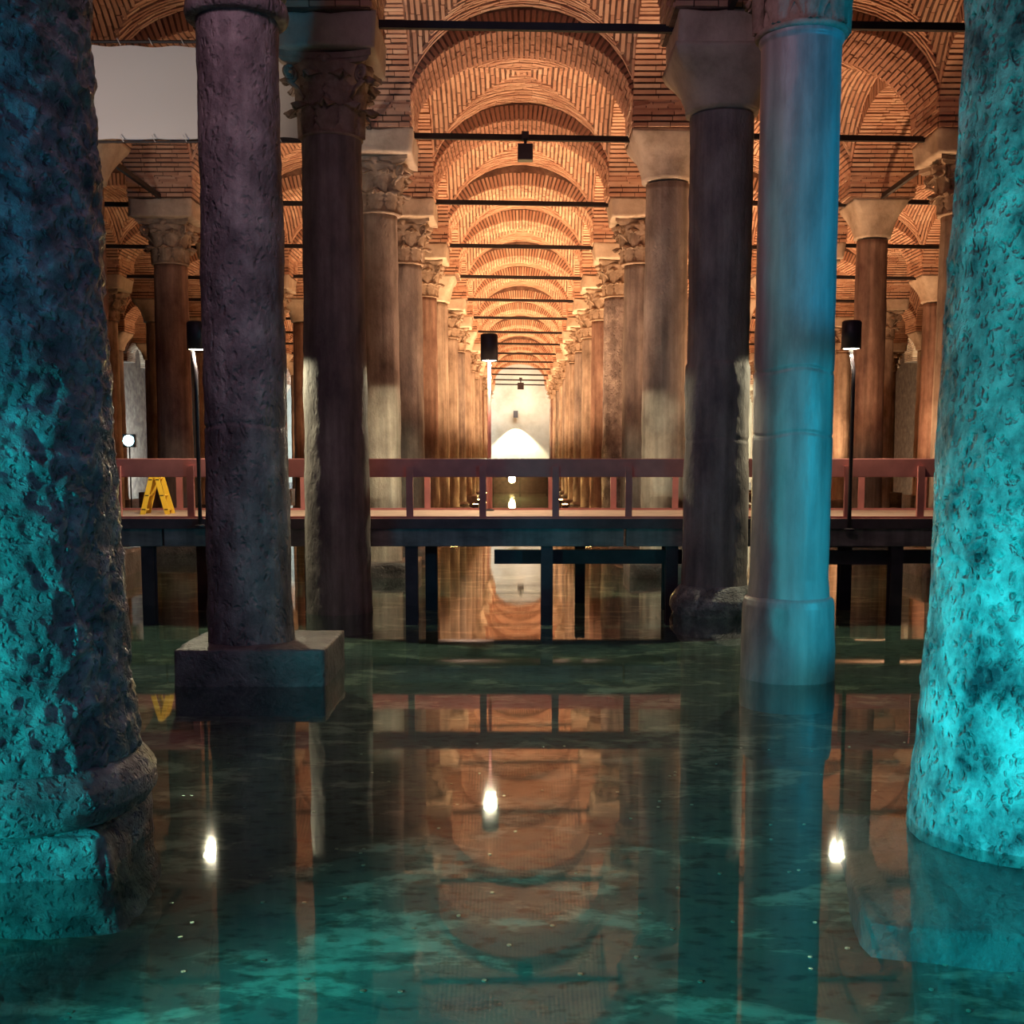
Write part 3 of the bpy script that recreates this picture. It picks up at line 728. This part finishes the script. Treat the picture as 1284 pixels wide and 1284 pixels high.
wpart(wb().box(3.95, 5.0, YF + .5, YB - .4, ZD - .42, ZD - .38), 'stone_ledge', 'concrete')

def railing(y, sp, x0, lab, nm):
    r = empty('railing', (0, y, ZD), 0, lab, 'railing')
    h = .79
    MB().box(XL, XR, -.03, .03, h - .245, h).build('handrail', 'rail_paint', r, bevel=.008)
    n_ = 0; x = x0
    post = MB().box(-.045, .045, -.08, -.032, 0, h - .10).mesh('post', 'rail_paint')
    while x < XR:
        link('post', post, r, None, (x, 0, 0)); x += sp
    MB().box(XL, XR, -.085, -.03, -.0, .03).build('toe_rail', 'rail_paint', r)
railing(YF + .12, .965, (150 - 651) / 1450 * (YF + .1) - .04 - .965 * 6, 'purple brown railing with a broad flat handrail along the near side of the walkway', 'front')
railing(YB - .06, .955, (537 - 651) / 1450 * YB - .04 - .955 * 9, 'pink lit railing along the far side of the walkway', 'back')

wl = empty('wall_lamp', (-.3, YWALL, 5.1), 0, 'small dark downlight fixed high on the bright end wall', 'lamp')
MB().cbox((0, -.7, .12), (.34, .3, .5)).build('housing', 'lamp_black', wl); MB().cbox((0, -.3, .2), (.08, .6, .08)).build('bracket', 'lamp_black', wl)

# far cross walkway carrying the beacon
fw = empty('walkway', (0, 68, 0), 0, 'distant low platform crossing the central aisle under the yellow beacon', 'walkway')
MB().box(-1.7, 1.7, 0, 1.6, EYE - .9, EYE - .78).build('deck', 'beam_dark', fw)
for x in (-1.6, 0, 1.6): MB().cbox((x, .3, .3), (.12, .12, 1.6)).build('leg', 'steel_dark', fw)
MB().box(-1.7, 1.7, .3, .4, -.1, EYE - .9).build('skirt', 'beam_dark', fw)
bc = empty('beacon_lamp', (-.46, 67.6, 0), 0, 'bright yellow starburst lamp low on the far platform in the centre', 'lamp')
MB().tube([(0, .1, EYE - 1.2), (0, .26, EYE - 1.2)], .2, 16).build('housing', 'lamp_black', bc); MB().box(-.03, .03, .15, .41, EYE - 1.0, EYE - .9).build('bracket', 'lamp_black', bc)
MB().tube([(0, .02, EYE - 1.2), (0, .09, EYE - 1.2)], .2, 20).build('lens', 'beacon_lens', bc)
spot('beacon_light', (-.46, 67.5, EYE - 1.2), (-.1, 10, 1.2), 2500, (1, .7, .25), 60, .5, .12)

# ------------------------------------------------------------------ lamp posts
def lamp_post(x, y, zr, lab, side=1, zbase=None, r=.125, h=.36, dx=.0, P=260):
    t = empty('lamp_post', (x, y, 0), 0, lab, 'lamp')
    zb = ZD if zbase is None else zbase
    MB().lathe([(r - .008, zr + .02), (r, zr), (r, zr + h - .02), (r - .02, zr + h), (.0, zr + h)][1:], 28).f
    mb = MB(); n = 28; prof = [(r - .01, zr + .10), (r - .01, zr), (r, zr), (r, zr + h - .02), (r - .02, zr + h), (.01, zr + h)]
    b0 = 0
    for (q, z) in prof:
        for j in range(n): a = 2 * math.pi * j / n; mb.v.append((dx + q * math.cos(a), q * math.sin(a), z))
    for i in range(len(prof) - 1):
        for j in range(n): a = i * n + j; b = i * n + (j + 1) % n; mb.f.append((a, b, b + n, a + n))
    mb.f.append(tuple(j for j in range(n)))
    mb.build('shade', 'lamp_black', t, True)
    MB().lathe([(r * .8, zr + .004), (r * .8, zr + .06)], 20, (dx, 0)).build('bulb', 'bulb', t)
    MB().tube([(.0, -.0, zb), (0, 0, zr - .28), (-side * .03, 0, zr - .1), (-side * .05, 0, zr + .05)] if side else [(0, 0, zb), (0, 0, zr + .02)], .026, 10).build('pole', 'lamp_black' if side else 'rail_paint', t, True)
    MB().lathe([(.07, zb), (.07, zb + .02), (.03, zb + .03)], 16).build('foot', 'lamp_black', t)
    l = bpy.data.lights.new('lamp_light', 'SPOT'); l.energy = P; l.color = CREAM; l.spot_size = R(172); l.spot_blend = .06; l.shadow_soft_size = .07
    o = bpy.data.objects.new('lamp_light', l); COL.objects.link(o); o.location = (x + dx, y, zr - .05)
def px(p, d): return (p - 651) / 1450 * d - .04
lamp_post(px(249, 15.1), 15.17, 3.36, 'slim black lamp post with cylindrical shade beside the dark plinth column at left', 1, ZD - .1, dx=.02, P=330)
lamp_post(px(1067, 15.1), 15.17, 3.37, 'slim black lamp post with cylindrical shade between the blue and turquoise columns at right', 1, ZD - .15, dx=-.04, P=330)
lamp_post(px(614, 17.6), 17.6, 3.42, 'pale lit lamp post with dark cylindrical shade at the centre of the walkway', 0, P=420, r=.13, h=.40, dx=0)

# ------------------------------------------------------------------ stepladder on the walkway
ld = empty('stepladder', (px(198, 16.6), 16.6, ZD), R(4), 'yellow folding stepladder standing open on the walkway at left', 'ladder')
H = .60
for s, nm in ((-1, 'ladder_side'), (1, 'ladder_side')):
    for yy in (-.16, .16):
        mb = MB(); xb = s * .175; xt = s * .02
        w = .036
        V = [(xb - w, yy - .012, 0), (xb + w, yy - .012, 0), (xb + w, yy + .012, 0), (xb - w, yy + .012, 0), (xt - w * .9, yy - .012, H), (xt + w * .9, yy - .012, H), (xt + w * .9, yy + .012, H), (xt - w * .9, yy + .012, H)]
        mb.v = V; mb.f = [(0, 3, 2, 1), (4, 5, 6, 7), (0, 1, 5, 4), (1, 2, 6, 5), (2, 3, 7, 6), (3, 0, 4, 7)]
        rail = mb.build('stile', 'ladder_yellow', ld)
        if yy < 0:
            for f in (.12, .45, .82, .95):
                xx = xb + (xt - xb) * f; MB().cbox((xx, yy - .014, H * f), (.05, .006, .014)).build('slot', 'ladder_slot', rail)
    for f in (.1, .45, .85):
        xx = s * (.175 - .155 * f); MB().tube([(xx, -.16, H * f), (xx, .16, H * f)], .014, 8).build('rung', 'ladder_yellow', ld)
MB().tube([(0, -.18, H), (0, .18, H)], .05, 12).build('hinge', 'ladder_yellow', ld)

# ------------------------------------------------------------------ white sheet hung from the arch at left
def sheet_mesh():
    nx, nz = 60, 20; V = []; F = []
    x0, x1 = -8.2, -2.75; zt = ZCAP - .05; hh = 1.13
    for b in (0, 1):
        for i in range(nz + 1):
            for j in range(nx + 1):
                u = j / nx; v = i / nz; x = x0 + (x1 - x0) * u
                y = .05 * math.sin(3 * u * 3 + 2 * v) * v + .03 * math.sin(11 * u + 4 * v * v) * (1 - v) + .02 * b
                z = zt - v * hh + .012 * math.cos(u * 10 * math.pi * 2) * ((1 - v) ** 4 - v ** 4)
                V.append((x, y, z))
    m = (nx + 1) * (nz + 1)
    for b in (0, 1):
        for i in range(nz):
            for j in range(nx):
                a = b * m + i * (nx + 1) + j; q = (a, a + nx + 1, a + nx + 2, a + 1); F.append(q if not b else q[::-1])
    return mesh('sheet', V, F, 'fabric', True)
sh = empty('hanging_sheet', (0, 15.15, 0), 0, 'taut off-white sheet laced between two cables high at upper left', 'banner')
link('sheet', sheet_mesh(), sh)
MB().tube([(-8.3, 0, ZCAP - .0), (-2.6, 0, ZCAP - .0)], .02, 8).build('cable', 'iron', sh)
MB().tube([(-8.3, 0, ZCAP - 1.22), (-2.6, 0, ZCAP - 1.22)], .016, 8).build('cable', 'iron', sh)
TIE = MB().tube([(0, -.01, 0), (.05, -.03, -.09)], .006, 5).mesh('tie', 'fabric')
for j in range(14):
    link('tie', TIE, sh, None, (-7.9 + j * .4, 0, ZCAP - 1.14)); link('tie', TIE, sh, None, (-7.9 + j * .4, 0, ZCAP + .04))

# ------------------------------------------------------------------ small floodlights at the column feet, with lit lenses
def flood(x, y, sx, lab, m='warm_lens', z=.18):
    t = empty('floodlight', (x, y, z), 0, lab, 'floodlight', 'floodlights at the column feet')
    MB().cbox((0, 0, -.02), (.22, .20, .14)).build('housing', 'lamp_black', t)
    MB().cbox((0, 0, .06), (.18, .16, .02)).build('lens', m, t)
    MB().tube([(0, 0, -.65 - z + .2), (0, 0, -.08)], .02, 8).build('stake', 'lamp_black', t)
nl = 0
for k in range(5, NROW):
    if k == 13: continue
    nl += 1
    for s in (-1, 1):
        flood(s * (GX - .72), row_y(k) - .1, s, f'glowing floodlight by a {"left" if s < 0 else "right"} column foot of the central aisle, {ORD[nl]} behind the walkway')
        spot('column_uplight', (s * (GX - .72), row_y(k) + .12, .32), (s * (GX - .1), row_y(k) - .1, 4), 170, (1, .66, .24), 50, .6, .06)
bf = empty('floodlight', (px(164, 45), 45, 0), 0, 'pale blue shining floodlight on a stand far back beyond the left end of the walkway', 'floodlight')
MB().cbox((0, .12, 2.65), (.5, .2, .5)).build('housing', 'lamp_black', bf, bevel=.02)
MB().tube([(0, .0, 2.65), (0, .03, 2.65)], .2, 20).build('lens', 'blue_lens', bf)
MB().tube([(0, .12, -.4), (0, .12, 2.42)], .03, 8).build('pole', 'lamp_black', bf)

# ------------------------------------------------------------------ coins on the bed
mb = MB(); rc = random.Random(5)
for i in range(160):
    d = rc.uniform(3.3, 9); x = rc.uniform(-.45, .45) * d; a = rc.uniform(0, 3); q = .011
    mb.lathe([(q, -.259), (q, -.254)], 8, (x, d))
o = mb.build('coins', 'coin'); tag(o, 'scattered coins and glinting specks lying on the cistern bed near the viewer', 'coins', kind='stuff')
